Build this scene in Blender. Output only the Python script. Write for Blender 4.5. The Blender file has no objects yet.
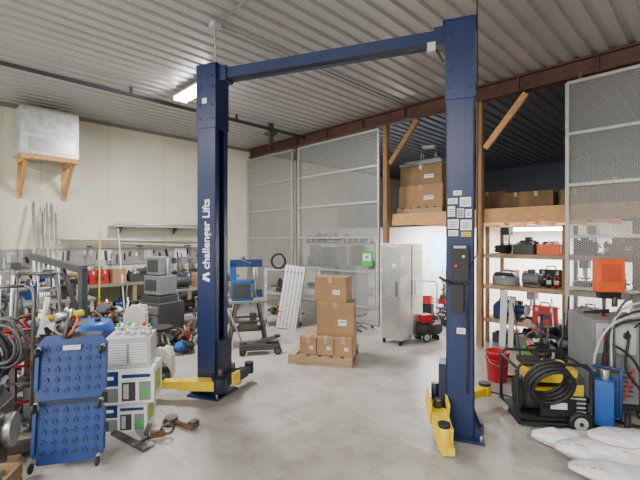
import bpy, bmesh, math, random
from mathutils import Vector, Matrix, Euler
from mathutils import noise as mn
random.seed(7)
rad=math.radians
# ------------------------------------------------------------------ materials
MATS={}
def mat(name,col,rough=.6,metal=0.0,var=.12,scale=6,bump=0.0,emit=None,es=1.0,bs=40):
    if name in MATS: return MATS[name]
    m=bpy.data.materials.new(name); m.use_nodes=True
    nt=m.node_tree; N=nt.nodes; L=nt.links
    p=N["Principled BSDF"]
    p.inputs["Roughness"].default_value=rough; p.inputs["Metallic"].default_value=metal
    tc=N.new("ShaderNodeTexCoord")
    nz=N.new("ShaderNodeTexNoise"); nz.inputs["Scale"].default_value=scale; nz.inputs["Detail"].default_value=5
    L.new(tc.outputs["Object"],nz.inputs["Vector"])
    r=N.new("ShaderNodeValToRGB")
    r.color_ramp.elements[0].position=.3; r.color_ramp.elements[1].position=.7
    r.color_ramp.elements[0].color=tuple(max(0,c*(1-var)) for c in col)+(1,)
    r.color_ramp.elements[1].color=tuple(min(1,c*(1+var)) for c in col)+(1,)
    L.new(nz.outputs["Fac"],r.inputs["Fac"]); L.new(r.outputs["Color"],p.inputs["Base Color"])
    if bump>0:
        n2=N.new("ShaderNodeTexNoise"); n2.inputs["Scale"].default_value=bs
        b=N.new("ShaderNodeBump"); b.inputs["Strength"].default_value=bump; b.inputs["Distance"].default_value=.01
        L.new(tc.outputs["Object"],n2.inputs["Vector"]); L.new(n2.outputs["Fac"],b.inputs["Height"]); L.new(b.outputs["Normal"],p.inputs["Normal"])
    if emit:
        p.inputs["Emission Color"].default_value=tuple(emit)+(1,); p.inputs["Emission Strength"].default_value=es
    MATS[name]=m; return m
NAVY=mat("navy_paint",(.009,.020,.078),.34,.0,.15,3)
NAVY2=mat("navy_paint_dark",(.006,.010,.032),.4,.0,.2,3)
BLUE=mat("blue_plastic",(.010,.038,.15),.4)
BLUE2=mat("bright_blue",(.015,.09,.36),.4)
YEL=mat("yellow_paint",(.72,.50,.015),.4,0,.15,8)
BLK=mat("black_rubber",(.012,.012,.013),.6)
DGR=mat("dark_grey",(.05,.052,.056),.5)
GREY=mat("grey_paint",(.20,.205,.21),.5)
LGR=mat("light_grey",(.45,.45,.45),.5)
WHT=mat("white_paint",(.75,.75,.74),.5,0,.05)
RED=mat("red_plastic",(.45,.012,.018),.4)
ORG=mat("orange_plastic",(.85,.12,.02),.45)
GRN=mat("green_plastic",(.05,.40,.06),.5)
STEEL=mat("steel",(.5,.5,.5),.35,.9,.15,10)
DSTEEL=mat("dark_steel",(.12,.11,.105),.45,.7,.3,12)
RUST=mat("rusty_steel",(.14,.07,.04),.75,.4,.5,14)
GALV=mat("galvanized",(.6,.61,.61),.4,.7,.25,9)
ALU=mat("brushed_aluminium",(.62,.62,.62),.3,.8,.12,5)
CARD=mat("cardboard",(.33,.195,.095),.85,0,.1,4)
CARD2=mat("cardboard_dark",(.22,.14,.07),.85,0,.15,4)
TAPE=mat("packing_tape",(.42,.30,.16),.3)
LABEL=mat("paper_label",(.8,.8,.78),.6,0,.04)
CREAM=mat("cream_plastic",(.6,.57,.48),.5)
FRAMEM=mat("panel_frame_tube",(.42,.42,.41),.45,.4)
BEAMR=mat("oxide_red_beam",(.10,.045,.035),.6,.1,.25,4)
def wood(name,c1,c2,sc=(1,1,12)):
    m=bpy.data.materials.new(name); m.use_nodes=True; nt=m.node_tree;N=nt.nodes;L=nt.links;p=N["Principled BSDF"]
    tc=N.new("ShaderNodeTexCoord");mp=N.new("ShaderNodeMapping");mp.inputs["Scale"].default_value=sc
    nz=N.new("ShaderNodeTexNoise");nz.inputs["Scale"].default_value=5;nz.inputs["Detail"].default_value=6
    r=N.new("ShaderNodeValToRGB");r.color_ramp.elements[0].position=.3;r.color_ramp.elements[1].position=.7
    r.color_ramp.elements[0].color=c1+(1,);r.color_ramp.elements[1].color=c2+(1,)
    L.new(tc.outputs["Object"],mp.inputs["Vector"]);L.new(mp.outputs[0],nz.inputs["Vector"]);L.new(nz.outputs["Fac"],r.inputs["Fac"]);L.new(r.outputs["Color"],p.inputs["Base Color"])
    p.inputs["Roughness"].default_value=.7
    return m
WOOD=wood("pine_lumber",(.46,.23,.08),(.66,.37,.15),(1.5,8,8))
WOODV=wood("pine_post",(.20,.10,.042),(.33,.18,.075),(8,8,1))
WOODG=wood("pallet_wood",(.28,.18,.10),(.45,.31,.18),(2,8,8))
def concrete():
    m=bpy.data.materials.new("concrete_floor"); m.use_nodes=True; nt=m.node_tree;N=nt.nodes;L=nt.links;p=N["Principled BSDF"]
    tc=N.new("ShaderNodeTexCoord")
    n1=N.new("ShaderNodeTexNoise");n1.inputs["Scale"].default_value=.6;n1.inputs["Detail"].default_value=8;n1.inputs["Roughness"].default_value=.6
    n2=N.new("ShaderNodeTexNoise");n2.inputs["Scale"].default_value=4;n2.inputs["Detail"].default_value=8;n2.inputs["Roughness"].default_value=.68
    L.new(tc.outputs["Object"],n1.inputs["Vector"]);L.new(tc.outputs["Object"],n2.inputs["Vector"])
    r1=N.new("ShaderNodeValToRGB");r1.color_ramp.elements[0].position=.36;r1.color_ramp.elements[1].position=.62
    r1.color_ramp.elements[0].color=(.29,.268,.238,1);r1.color_ramp.elements[1].color=(.46,.435,.40,1)
    r2=N.new("ShaderNodeValToRGB");r2.color_ramp.elements[0].position=.36;r2.color_ramp.elements[1].position=.54
    r2.color_ramp.elements[0].color=(.68,.66,.63,1);r2.color_ramp.elements[1].color=(1,1,1,1)
    L.new(n1.outputs["Fac"],r1.inputs["Fac"]);L.new(n2.outputs["Fac"],r2.inputs["Fac"])
    mx=N.new("ShaderNodeMix");mx.data_type='RGBA';mx.blend_type='MULTIPLY';mx.inputs[0].default_value=.75
    L.new(r1.outputs["Color"],mx.inputs[6]);L.new(r2.outputs["Color"],mx.inputs[7])
    last=mx.outputs[2]
    for rot,sc,p0,p1,col,st in ((-62,(.6,8,1),.66,.72,(.6,.59,.57,1),.45),(-20,(.4,7,1),.68,.76,(.62,.6,.58,1),.4),(35,(.3,5,1),.64,.76,(.17,.16,.145,1),.35)):
        mp=N.new("ShaderNodeMapping");mp.inputs["Scale"].default_value=sc;mp.inputs["Rotation"].default_value=(0,0,rad(rot));mp.inputs["Location"].default_value=(rot,3,0)
        n3=N.new("ShaderNodeTexNoise");n3.inputs["Scale"].default_value=1.4;n3.inputs["Detail"].default_value=2
        L.new(tc.outputs["Object"],mp.inputs["Vector"]);L.new(mp.outputs[0],n3.inputs["Vector"])
        r3=N.new("ShaderNodeValToRGB");r3.color_ramp.elements[0].position=p0;r3.color_ramp.elements[1].position=p1
        r3.color_ramp.elements[0].color=(0,0,0,1);r3.color_ramp.elements[1].color=(st,st,st,1)
        L.new(n3.outputs["Fac"],r3.inputs["Fac"])
        m2=N.new("ShaderNodeMix");m2.data_type='RGBA';L.new(r3.outputs["Color"],m2.inputs[0]);L.new(last,m2.inputs[6]);m2.inputs[7].default_value=col
        last=m2.outputs[2]
    L.new(last,p.inputs["Base Color"])
    rr=N.new("ShaderNodeMapRange");rr.inputs[3].default_value=.20;rr.inputs[4].default_value=.50
    L.new(n1.outputs["Fac"],rr.inputs[0]);L.new(rr.outputs[0],p.inputs["Roughness"])
    b=N.new("ShaderNodeBump");b.inputs["Strength"].default_value=.08;b.inputs["Distance"].default_value=.01;L.new(n2.outputs["Fac"],b.inputs["Height"]);L.new(b.outputs["Normal"],p.inputs["Normal"])
    return m
CONC=concrete()
WALLM=mat("cream_wall_paint",(.68,.66,.52),.75,0,.07,1.2)
WALLW=mat("white_wall_paint",(.82,.82,.80),.7,0,.04,1.2)
WALLD=mat("dark_steel_siding",(.10,.11,.14),.5,.2,.1,2)
CEILM=mat("ceiling_sheet_metal",(.44,.435,.43),.33,.25,.08,.8)
CEILD=mat("store_ceiling_metal",(.17,.19,.23),.45,.2,.1,.8)
def meshmat():
    m=bpy.data.materials.new("expanded_metal_mesh"); m.use_nodes=True; nt=m.node_tree;N=nt.nodes;L=nt.links;p=N["Principled BSDF"]
    p.inputs["Base Color"].default_value=(.31,.31,.30,1);p.inputs["Roughness"].default_value=.5;p.inputs["Metallic"].default_value=.3
    tc=N.new("ShaderNodeTexCoord");sp=N.new("ShaderNodeSeparateXYZ");L.new(tc.outputs["Object"],sp.inputs[0])
    def M(op,a,b=None):
        n=N.new("ShaderNodeMath");n.operation=op
        for i,v in enumerate((a,b)):
            if v is None: continue
            if isinstance(v,(int,float)): n.inputs[i].default_value=v
            else: L.new(v,n.inputs[i])
        return n.outputs[0]
    x=M('MULTIPLY',sp.outputs[0],60);z=M('MULTIPLY',sp.outputs[2],110)
    s1=M('ABSOLUTE',M('SINE',M('ADD',x,z)));s2=M('ABSOLUTE',M('SINE',M('SUBTRACT',x,z)))
    g=M('LESS_THAN',M('MINIMUM',s1,s2),.47)
    tr=N.new("ShaderNodeBsdfTransparent");mx=N.new("ShaderNodeMixShader")
    L.new(g,mx.inputs[0]);L.new(tr.outputs[0],mx.inputs[1]);L.new(p.outputs[0],mx.inputs[2])
    L.new(mx.outputs[0],N["Material Output"].inputs[0]);return m
MESHM=meshmat()
# ------------------------------------------------------------------ builder
class B:
    def __init__(s,name): s.name=name;s.bm=bmesh.new();s.m=[]
    def _mi(s,m):
        if m not in s.m: s.m.append(m)
        return s.m.index(m)
    def _tag(s,verts,m,smooth=False):
        i=s._mi(m);fs=set()
        for v in verts:
            for f in v.link_faces: fs.add(f)
        for f in fs: f.material_index=i;f.smooth=smooth
    def box(s,c,d,m,rot=(0,0,0)):
        M=Matrix.Translation(c)@Euler([rad(a) for a in rot]).to_matrix().to_4x4()@Matrix.Diagonal((d[0],d[1],d[2],1))
        r=bmesh.ops.create_cube(s.bm,size=1,matrix=M);s._tag(r["verts"],m);return s
    def bb(s,x0,x1,y0,y1,z0,z1,m): return s.box(((x0+x1)/2,(y0+y1)/2,(z0+z1)/2),(abs(x1-x0),abs(y1-y0),abs(z1-z0)),m)
    def cyl(s,p0,p1,r,m,seg=16,r2=None):
        p0=Vector(p0);p1=Vector(p1);d=p1-p0
        M=Matrix.Translation((p0+p1)/2)@d.to_track_quat('Z','Y').to_matrix().to_4x4()
        q=bmesh.ops.create_cone(s.bm,cap_ends=True,segments=seg,radius1=r,radius2=r if r2 is None else r2,depth=d.length,matrix=M)
        s._tag(q["verts"],m,True)
        for v in q["verts"]:
            for f in v.link_faces:
                if len(f.verts)>4: f.smooth=False
        return s
    def sph(s,c,r,m,sc=(1,1,1),seg=14):
        M=Matrix.Translation(c)@Matrix.Diagonal((sc[0],sc[1],sc[2],1))
        q=bmesh.ops.create_uvsphere(s.bm,u_segments=seg,v_segments=seg//2+2,radius=r,matrix=M);s._tag(q["verts"],m,True);return s
    def tube(s,pts,r,m,seg=8,closed=False):
        pts=[Vector(p) for p in pts];n=len(pts);rings=[];up=None
        for i,p in enumerate(pts):
            if closed: t=(pts[(i+1)%n]-pts[i-1])
            else: t=pts[min(i+1,n-1)]-pts[max(i-1,0)]
            t.normalize()
            if up is None:
                up=Vector((0,0,1)) if abs(t.z)<.9 else Vector((1,0,0))
            up=(up-t*up.dot(t))
            if up.length<1e-5: up=t.orthogonal()
            up.normalize();sd=t.cross(up)
            rings.append([s.bm.verts.new(p+up*math.cos(2*math.pi*k/seg)*r+sd*math.sin(2*math.pi*k/seg)*r) for k in range(seg)])
        i0=s._mi(m)
        for i in range(n if closed else n-1):
            a=rings[i];b=rings[(i+1)%n]
            for k in range(seg):
                f=s.bm.faces.new((a[k],a[(k+1)%seg],b[(k+1)%seg],b[k]));f.material_index=i0;f.smooth=True
        if not closed:
            for rg in (rings[0],rings[-1]):
                f=s.bm.faces.new(rg);f.material_index=i0
        return s
    def curve(s,pts,r,m,n=8,seg=7):
        P=[Vector(p) for p in pts];P=[P[0]*2-P[1]]+P+[P[-1]*2-P[-2]];o=[]
        for i in range(1,len(P)-2):
            for k in range(n):
                t=k/n;a,b,c,d=P[i-1:i+3]
                o.append(.5*((2*b)+(c-a)*t+(2*a-5*b+4*c-d)*t*t+(3*b-a-3*c+d)*t**3))
        o.append(P[-2]);return s.tube(o,r,m,seg)
    def ring(s,c,R,r,m,ax=(0,0,1),n=28,seg=8):
        ax=Vector(ax).normalized();a=ax.orthogonal().normalized();b=ax.cross(a)
        return s.tube([Vector(c)+a*math.cos(2*math.pi*k/n)*R+b*math.sin(2*math.pi*k/n)*R for k in range(n)],r,m,seg,True)
    def coil(s,c,R,r,m,ax=(0,0,1),turns=4,pitch=.03,jit=.01,seg=7):
        ax=Vector(ax).normalized();a=ax.orthogonal().normalized();b=ax.cross(a);pts=[]
        for k in range(turns*20):
            t=k/20;RR=R+random.uniform(-jit,jit)*.15+ (t%2-.5)*jit
            pts.append(Vector(c)+ax*pitch*(t-turns/2)+a*math.cos(2*math.pi*t)*RR+b*math.sin(2*math.pi*t)*RR)
        return s.tube(pts,r,m,seg)
    def lathe(s,c,prof,m,seg=20):
        c=Vector(c);rings=[];i0=s._mi(m)
        for r,z in prof: rings.append([s.bm.verts.new(c+Vector((r*math.cos(2*math.pi*k/seg),r*math.sin(2*math.pi*k/seg),z))) for k in range(seg)])
        for a,b in zip(rings,rings[1:]):
            for k in range(seg):
                f=s.bm.faces.new((a[k],a[(k+1)%seg],b[(k+1)%seg],b[k]));f.material_index=i0;f.smooth=True
        f=s.bm.faces.new(rings[0]);f.material_index=i0
        return s
    def prism(s,poly,y0,y1,m):
        i0=s._mi(m);a=[s.bm.verts.new((x,y0,z)) for x,z in poly];b=[s.bm.verts.new((x,y1,z)) for x,z in poly];n=len(poly)
        fs=[s.bm.faces.new(a),s.bm.faces.new(list(reversed(b)))]
        for k in range(n): fs.append(s.bm.faces.new((a[k],b[k],b[(k+1)%n],a[(k+1)%n])))
        for f in fs:f.material_index=i0
        return s
    def wheel(s,c,R,w,ax,tire=None,hub=None):
        c=Vector(c);ax=Vector(ax).normalized()
        s.ring(c,R-w*.45,w*.5,tire or BLK,ax,24,10)
        s.cyl(c-ax*w*.3,c+ax*w*.3,R-w*.5,hub or LGR,18); s.cyl(c-ax*w*.5,c+ax*w*.5,R*.18,DSTEEL,10);return s
    def done(s,loc=(0,0,0),yaw=0,bev=0,rot=None):
        bmesh.ops.recalc_face_normals(s.bm,faces=s.bm.faces)
        me=bpy.data.meshes.new(s.name);s.bm.to_mesh(me);s.bm.free()
        for m in s.m: me.materials.append(m)
        o=bpy.data.objects.new(s.name,me);bpy.context.scene.collection.objects.link(o)
        o.location=loc;o.rotation_euler=(0,0,rad(yaw)) if rot is None else [rad(a) for a in rot]
        if bev>0:
            md=o.modifiers.new("bevel","BEVEL");md.width=bev;md.segments=2;md.limit_method='ANGLE';md.angle_limit=rad(50)
        return o
CX,CY=-1.93,11.0;S=math.sqrt(.5)
def R(a,b,z=0): return (CX+(a+b)*S, CY+(b-a)*S, z)
YR=-45
CE=4.2
def shdone(b,bev=0): return b.done((CX,CY,0),YR,bev)
# ------------------------------------------------------------------ shell
b=B("floor");b.bb(-.2,15,-13,8.2,-.15,0,CONC);shdone(b)
def corr(name,a0,a1,b0,b1,z,m,pitch=.23):
    b=B(name);i0=b._mi(m);prof=[];x=a0
    while x<a1:
        prof+= [(x,z),(x+pitch*.60,z),(x+pitch*.66,z+.038),(x+pitch*.94,z+.038)];x+=pitch
    prof.append((a1,z))
    A=[b.bm.verts.new((p[0],b0,p[1])) for p in prof];C=[b.bm.verts.new((p[0],b1,p[1])) for p in prof]
    for k in range(len(prof)-1):
        f=b.bm.faces.new((A[k],A[k+1],C[k+1],C[k]));f.material_index=i0
    b.bb(a0,a1,b0,b1,z+.05,z+.15,m)
    return shdone(b)
corr("ceiling",0,15,-13,0.0,CE,CEILM,.2)
corr("ceiling_store",0,15,0.0,8.2,CE,CEILD,.2)
b=B("wall_left");b.bb(-.15,0,-13,8.2,0,CE+.1,WALLM)
for k in range(-12,8):
    b.bb(-.001,.004,k*1.2,k*1.2+.012,0,CE,mat("wall_seam",(.57,.55,.44),.8))
b.bb(0,.02,-13,8,CE-.07,CE-.005,mat("trim_dark",(.2,.19,.17),.6))
shdone(b)
b=B("wall_back");b.bb(-.15,15,8.05,8.2,0,CE+.1,WALLD);shdone(b)
b=B("wall_right");b.bb(15,15.15,-13,8.2,0,CE+.1,WALLM);shdone(b)
b=B("wall_front");b.bb(-.15,15.15,-13.15,-13,0,CE+.1,WALLM);shdone(b)
MB=3.6;D0,D1=3.3,4.15
b=B("wall_store");b.bb(.01,D0-.01,MB,MB+.1,0,2.1,WALLW);b.bb(D1+.01,14.99,MB,MB+.1,0,2.1,WALLW);b.bb(D0-.01,D1+.01,MB,MB+.1,1.96,2.1,WALLW);shdone(b)
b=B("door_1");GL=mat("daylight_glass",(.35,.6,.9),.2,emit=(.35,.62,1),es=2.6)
b.bb(D0,D0+.06,MB-.02,MB+.1,0,1.95,WHT);b.bb(D1-.06,D1,MB-.02,MB+.1,0,1.95,WHT);b.bb(D0+.06,D1-.06,MB,MB+.06,0,.9,WHT);b.bb(D0+.06,D1-.06,MB,MB+.06,1.85,1.95,WHT)
b.bb(D0+.06,D0+.16,MB,MB+.06,.9,1.85,WHT);b.bb(D1-.16,D1-.06,MB,MB+.06,.9,1.85,WHT);b.bb(D0+.16,D1-.16,MB+.02,MB+.04,.9,1.85,GL);b.sph((D1-.1,MB-.04,.95),.03,STEEL);shdone(b)
b=B("steel_girder");b.bb(.03,14.97,-.08,.08,CE-.03,CE-.005,BEAMR);b.bb(.03,14.97,-.012,.012,CE-.22,CE-.03,BEAMR);b.bb(.03,14.97,-.08,.08,CE-.25,CE-.22,BEAMR)
for k in range(1,15): b.bb(k-.01,k+.01,-.07,.07,CE-.22,CE-.03,BEAMR)
shdone(b)
for nm,a,z in (("timber_post",2.03,CE-.26),("timber_post",4.56,CE-.26),("timber_post",6.40,CE-.26)):
    b=B(nm);w=.045;b.bb(a-w,a+w,-.06,.04,0,z,WOODV if a>3 else mat("stained_post",(.09,.05,.035),.7));shdone(b,.004)
for a in (4.62,6.46):
    b=B("timber_brace");L=.95;b.box((a+.33,-.01,3.55),(L,.05,.09),WOODV if a<5 else WOOD,(0,-50,0));shdone(b)
def panel(a0,a1,zt=3.87,b0=-.12,mid=False):
    b=B("mesh_partition_panel");r=.022
    for a in ([a0,a1]+([(a0+a1)/2] if mid else [])): b.bb(a-r,a+r,b0-r,b0+r,.05,zt,FRAMEM)
    z=zt
    while z>.05:
        b.bb(a0,a1,b0-r*.8,b0+r*.8,z-.02,z+.02,FRAMEM);z-=.7
    b.bb(a0,a1,b0-r,b0+r,.03,.08,FRAMEM)
    b.bb(a0,a1,b0+.022,b0+.024,.06,zt,MESHM)
    for a in (a0+.15,a1-.15):
        b.bb(a-.02,a+.02,b0-.01,b0+.01,zt,CE-.22,DSTEEL)
        b.cyl((a,b0,0),(a,b0,.05),.03,BLK)
    return shdone(b)
panel(.08,1.92);panel(2.14,4.46);panel(7.66,10.2);panel(10.25,12.8)
b=B("mezzanine_deck");b.bb(4.65,14.9,.05,.1,2.0,2.22,WOOD);b.bb(4.65,14.9,.1,3.6,2.18,2.22,WOOD)
k=4.7
while k<14.8:
    b.bb(k,k+.04,.1,3.59,2.03,2.18,WOOD);k+=.6
b.bb(4.65,4.7,.05,3.59,2.12,2.22,WOOD)
shdone(b)
for a in (8.4,10.6):
    b=B("timber_post");b.bb(a-.06,a+.06,.12,.24,0,2.0,WOODV);shdone(b)
b=B("overhead_door_track");b.cyl((2.4,-12.9,4.07),(2.4,-.15,4.07),.032,DGR,10)
for k in range(-12,0,2): b.bb(2.38,2.42,k-.02,k+.02,4.08,CE-.005,DSTEEL)
b.bb(2.36,2.44,-1.2,-1.1,3.75,CE-.005,DSTEEL);b.bb(2.3,2.5,-1.25,-1.05,3.95,4.0,DSTEEL)
shdone(b)
b=B("electrical_conduit");b.cyl((5.1,-4.05,4.17),(5.1,-.1,4.17),.012,GREY,8);b.box((5.1,-4.05,4.15),(.1,.1,.06),LGR);b.cyl((5.1,-4.05,4.17),(9,-4.05,4.17),.012,GREY,8)
b.cyl((5.1,-4.05,4.13),(5.1,-4.05,3.72),.012,LGR,8)
shdone(b)
# ------------------------------------------------------------------ lights
TUBE=mat("fluorescent_tube",(1,1,1),.4,emit=(1,.98,.95),es=50)
def fixture(a,bb,z=CE-.02,L=1.25,power=120,along='a',col=(1,.992,.975)):
    b=B("fluorescent_light_fixture");b.bb(-L/2,L/2,-.11,.11,-.03,0,WHT)
    for y in (-.08,.08): b.cyl((-L/2+.03,y,-.06),(L/2-.03,y,-.06),.028,TUBE,10)
    for x in (-L/2+.015,L/2-.015): b.bb(x-.012,x+.012,-.11,.11,-.09,-.02,WHT)
    b.done(R(a,bb,z),YR if along=='a' else 45)
    l=bpy.data.lights.new("tube_light","AREA");l.shape='RECTANGLE';l.size=L;l.size_y=.25;l.energy=power;l.color=col
    o=bpy.data.objects.new("tube_light",l);bpy.context.scene.collection.objects.link(o);o.location=R(a,bb,z-.12);o.rotation_euler=(0,0,rad(YR if along=='a' else 45))
fixture(3.32,-3.34,4.12,1.15,250)
for a,bb,p in ((5.2,-9,200),(8.6,-8.8,180),(11.6,-6.0,180),(10.5,-9.8,140),(2.2,-9.2,180)): fixture(a,bb,power=p)  # unseen fixtures, added around and behind the camera to light the room
fixture(6.5,2.4,2.0,1.2,190);fixture(9,2.2,2.0,1.2,140);fixture(3.7,2.7,2.3,1.2,170);fixture(12.5,3.2,4.15,1.2,90)  # last one is out of view, added above the mezzanine to brighten it
l=bpy.data.lights.new("doorway_daylight","AREA");l.shape='RECTANGLE';l.size=4.5;l.size_y=3;l.energy=320;l.color=(.93,.96,1)
o=bpy.data.objects.new("doorway_daylight",l);bpy.context.scene.collection.objects.link(o);o.location=R(8,-12.8,1.7);o.rotation_euler=(rad(90),0,rad(-45));
w=bpy.data.worlds.new("world");bpy.context.scene.world=w;w.use_nodes=True;w.node_tree.nodes["Background"].inputs[0].default_value=(.7,.75,.8,1);w.node_tree.nodes["Background"].inputs[1].default_value=.4
# ------------------------------------------------------------------ LIFT
LIFT=(.026,4.05,0);LY=-20.4;H=1.315
b=B("two_post_car_lift")
for sx in (-1,1):
    X=sx*H
    def bx(x0,x1,y0,y1,z0,z1,m): b.bb(X-sx*x0,X-sx*x1,y0,y1,z0,z1,m)
    bx(-.12,-.105,-.12,.12,.02,3.6,NAVY)
    bx(-.12,.115,-.12,-.107,.02,3.6,NAVY);bx(-.12,.115,.107,.12,.02,3.6,NAVY)
    bx(.103,.115,-.12,-.05,.02,3.6,NAVY);bx(.103,.115,.05,.12,.02,3.6,NAVY)
    bx(-.105,.0,-.105,.105,.02,3.5,NAVY2)
    bx(-.128,.123,-.128,.128,2.95,3.64,NAVY)
    bx(-.2,.2,-.2,.2,0,.02,NAVY)
    for px in (-.17,.17):
        for py in (-.17,.17): b.cyl((X+px,py,.02),(X+px,py,.06),.014,STEEL,8)
    for py in (-.13,.13): b.prism([(X+sx*.18,.02),(X+sx*.12,.02),(X+sx*.12,.18)],py-.006,py+.006,NAVY)
    bx(.0,.18,-.1,.1,.12,.62,NAVY2);bx(.08,.24,-.15,.15,.12,.26,NAVY2);
    for py in (-.12,.12): b.cyl((X-sx*.18,py,.08),(X-sx*.18,py,.32),.03,DSTEEL,12)
    for z in (3.05,3.2,3.4,3.52):
        for x in (-.08,.08): b.cyl((X+x,-.128,z),(X+x,-.138,z),.011,NAVY2,8)
    b.box((X,0,3.646),(.28,.27,.012),NAVY)
b.bb(-H+.1,H-.1,-.06,.06,3.5,3.61,NAVY);b.bb(-H+.1,H-.1,-.07,.07,3.49,3.5,NAVY2)
for sx in (-1,1): b.bb(sx*(H-.14)-.08,sx*(H-.14)+.08,-.08,.08,3.47,3.63,NAVY)
b.box((H-.24,-.10,3.44),(.07,.06,.08),LGR);b.cyl((H-.2,-.1,3.42),(H-.14,-.1,3.3),.01,BLK,8)
b.cyl((-H+.3,-.03,3.46),(H-.3,-.03,3.46),.014,NAVY2,8)
def arm(p0,p1,z,m,w=.1,padz=.05):
    p0=Vector(p0+(z,));p1=Vector(p1+(z,));d=p1-p0;a=math.degrees(math.atan2(d.y,d.x))
    b.box(p0+d*.32,(d.length*.66,w,.1),m,(0,0,a));b.box(p0+d*.75,(d.length*.5,w*.74,.075),m,(0,0,a))
    b.cyl(p0+Vector((0,0,-.075)),p0+Vector((0,0,.075)),w*.6,NAVY2,16)
    b.cyl(p1+Vector((0,0,-.05)),p1+Vector((0,0,.055)),w*.5,m,16);b.cyl(p1+Vector((0,0,.05)),p1+Vector((0,0,.05+padz*.6)),w*.5,BLK,16)
arm((-H+.2,-.16),(-H-.44,-.36),.17,YEL,.14)
arm((-H+.2,.14),(-H+.2,.45),.16,NAVY2,.11)
b.box((-H+.3,.0,.2),(.03,.12,.14),YEL)
arm((H-.18,.14),(1.54,.66),.17,YEL,.12)
P0=Vector((1.10,-.02,.22));P1=Vector((1.20,-.40,.13));d=P1-P0;a=math.degrees(math.atan2(d.y,d.x))
b.box(P0+d*.5,(d.length*1.15,.13,.13),YEL,(0,10,a))
for s_ in (-1,1):
    n=Vector((-d.y,d.x,0)).normalized()*.075*s_
    b.box(P0+d*.25+n+Vector((0,0,.06)),(d.length*.6,.012,.2),YEL,(0,18,a))
b.cyl(P1+Vector((0,0,-.1)),P1+Vector((0,0,.07)),.055,YEL,16);b.cyl(P1+Vector((0,0,.07)),P1+Vector((0,0,.1)),.05,BLK,16)
b.cyl(P0+Vector((0,0,-.1)),P0+Vector((0,0,.2)),.035,NAVY2,12)
b.box(P1+Vector((.02,-.02,-.09)),(.14,.1,.06),YEL,(0,0,a))
b.cyl(P0+d*.35+Vector((0,0,.07)),P0+d*.35+Vector((0,0,.11)),.04,BLK,14)
X=H;f=-.121
b.box((X+.0,f-.045,1.52),(.14,.09,.3),BLK);b.box((X+.0,f-.05,1.66),(.1,.1,.02),LGR);b.cyl((X-.03,f-.09,1.5),(X-.03,f-.11,1.5),.014,RED,12);b.cyl((X+.03,f-.09,1.58),(X+.03,f-.1,1.58),.012,LGR,12)
b.box((X-.02,f-.035,1.22),(.1,.07,.24),BLK);b.cyl((X-.07,f-.06,1.33),(X-.17,f-.06,1.40),.012,BLK,8);b.curve([(X+.04,f-.05,1.38),(X+.075,f-.09,1.3),(X+.06,f-.07,1.1),(X+.07,f-.02,.9),(X+.06,f-.01,.4)],.01,BLK)
for k,(dx,dz,w,h,m) in enumerate([(-.06,2.06,.08,.05,LABEL),(.045,2.05,.09,.08,LABEL),(-.07,1.97,.06,.09,LABEL),(.005,1.955,.06,.08,LGR),(.07,1.95,.05,.07,LABEL),(-.055,1.86,.09,.08,LABEL),(.05,1.85,.09,.09,LABEL),(-.02,2.13,.07,.04,LABEL),(.01,.93,.07,.05,LABEL),(-.055,1.78,.08,.05,LABEL),(.05,1.77,.08,.04,YEL)]):
    b.box((X+dx,f-.002,dz),(w,.003,h),m)
    for q in range(3): b.box((X+dx,f-.004,dz-h*.25+q*h*.22),(w*.75,.002,h*.08),DGR)
b.box((-H-.02,-.129,3.25),(.06,.003,.06),LABEL)
b.tube([(X+.14,-.1,4.15),(X+.14,-.1,3.7),(X+.145,-.1,3.0),(X+.14,-.1,1.6),(X+.06,f-.04,1.45)],.006,BLK)
lift=b.done(LIFT,LY,.003)
t=bpy.data.curves.new("logo_lettering","FONT");t.body="challenger Lifts";t.size=.128;t.extrude=.001;t.offset=.0025;t.materials.append(LABEL)
o=bpy.data.objects.new("logo_lettering",t);bpy.context.scene.collection.objects.link(o);o.parent=lift
Mt=Matrix(((0,-1,0),(0,0,-1),(1,0,0))).to_4x4();o.matrix_local=Matrix.Translation((-H+.04,-.122,1.4))@Mt
b=B("logo_emblem");b.box((0,0,0),(.09,.003,.035),LABEL,(0,20,0));b.box((.0,0,.05),(.09,.003,.03),LABEL,(0,-20,0));o=b.done();o.parent=lift;o.location=(-H-.0,-.122,1.29)
# ------------------------------------------------------------------ item makers
def cbox(name,x,y,z,sx,sy,sz,yaw,m=None,label=True,seam='y'):
    m=m or CARD
    b=B(name);b.bb(-sx/2,sx/2,-sy/2,sy/2,0,sz,m)
    b.box((0,0,sz+.001),(sx if seam=='x' else .05,.05 if seam=='x' else sy,.002),TAPE);b.box((0,-sy/2-.001,sz-.04),(.05,.002,.08),TAPE)
    if label: b.box((sx*.2,-sy/2-.0015,sz*.4),(sx*.22,.002,sz*.18),LABEL);b.box((sx*.2,-sy/2-.003,sz*.42),(sx*.18,.002,sz*.03),DGR)
    return b.done((x,y,z),yaw,.004)
def toolbox(x,y,z,yaw,m,s=1):
    b=B("toolbox");b.bb(-.2*s,.2*s,-.1*s,.1*s,0,.15*s,m);b.prism([(-.2*s,.155*s),(.2*s,.155*s),(.15*s,.22*s),(-.15*s,.22*s)],-.1*s,.1*s,BLK)
    b.tube([(-.1*s,0,.21*s),(-.09*s,0,.26*s),(.09*s,0,.26*s),(.1*s,0,.21*s)],.012*s,m);b.box((0,-.105*s,.14*s),(.06*s,.01,.04*s),LGR);return b.done((x,y,z),yaw,.005)
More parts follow.
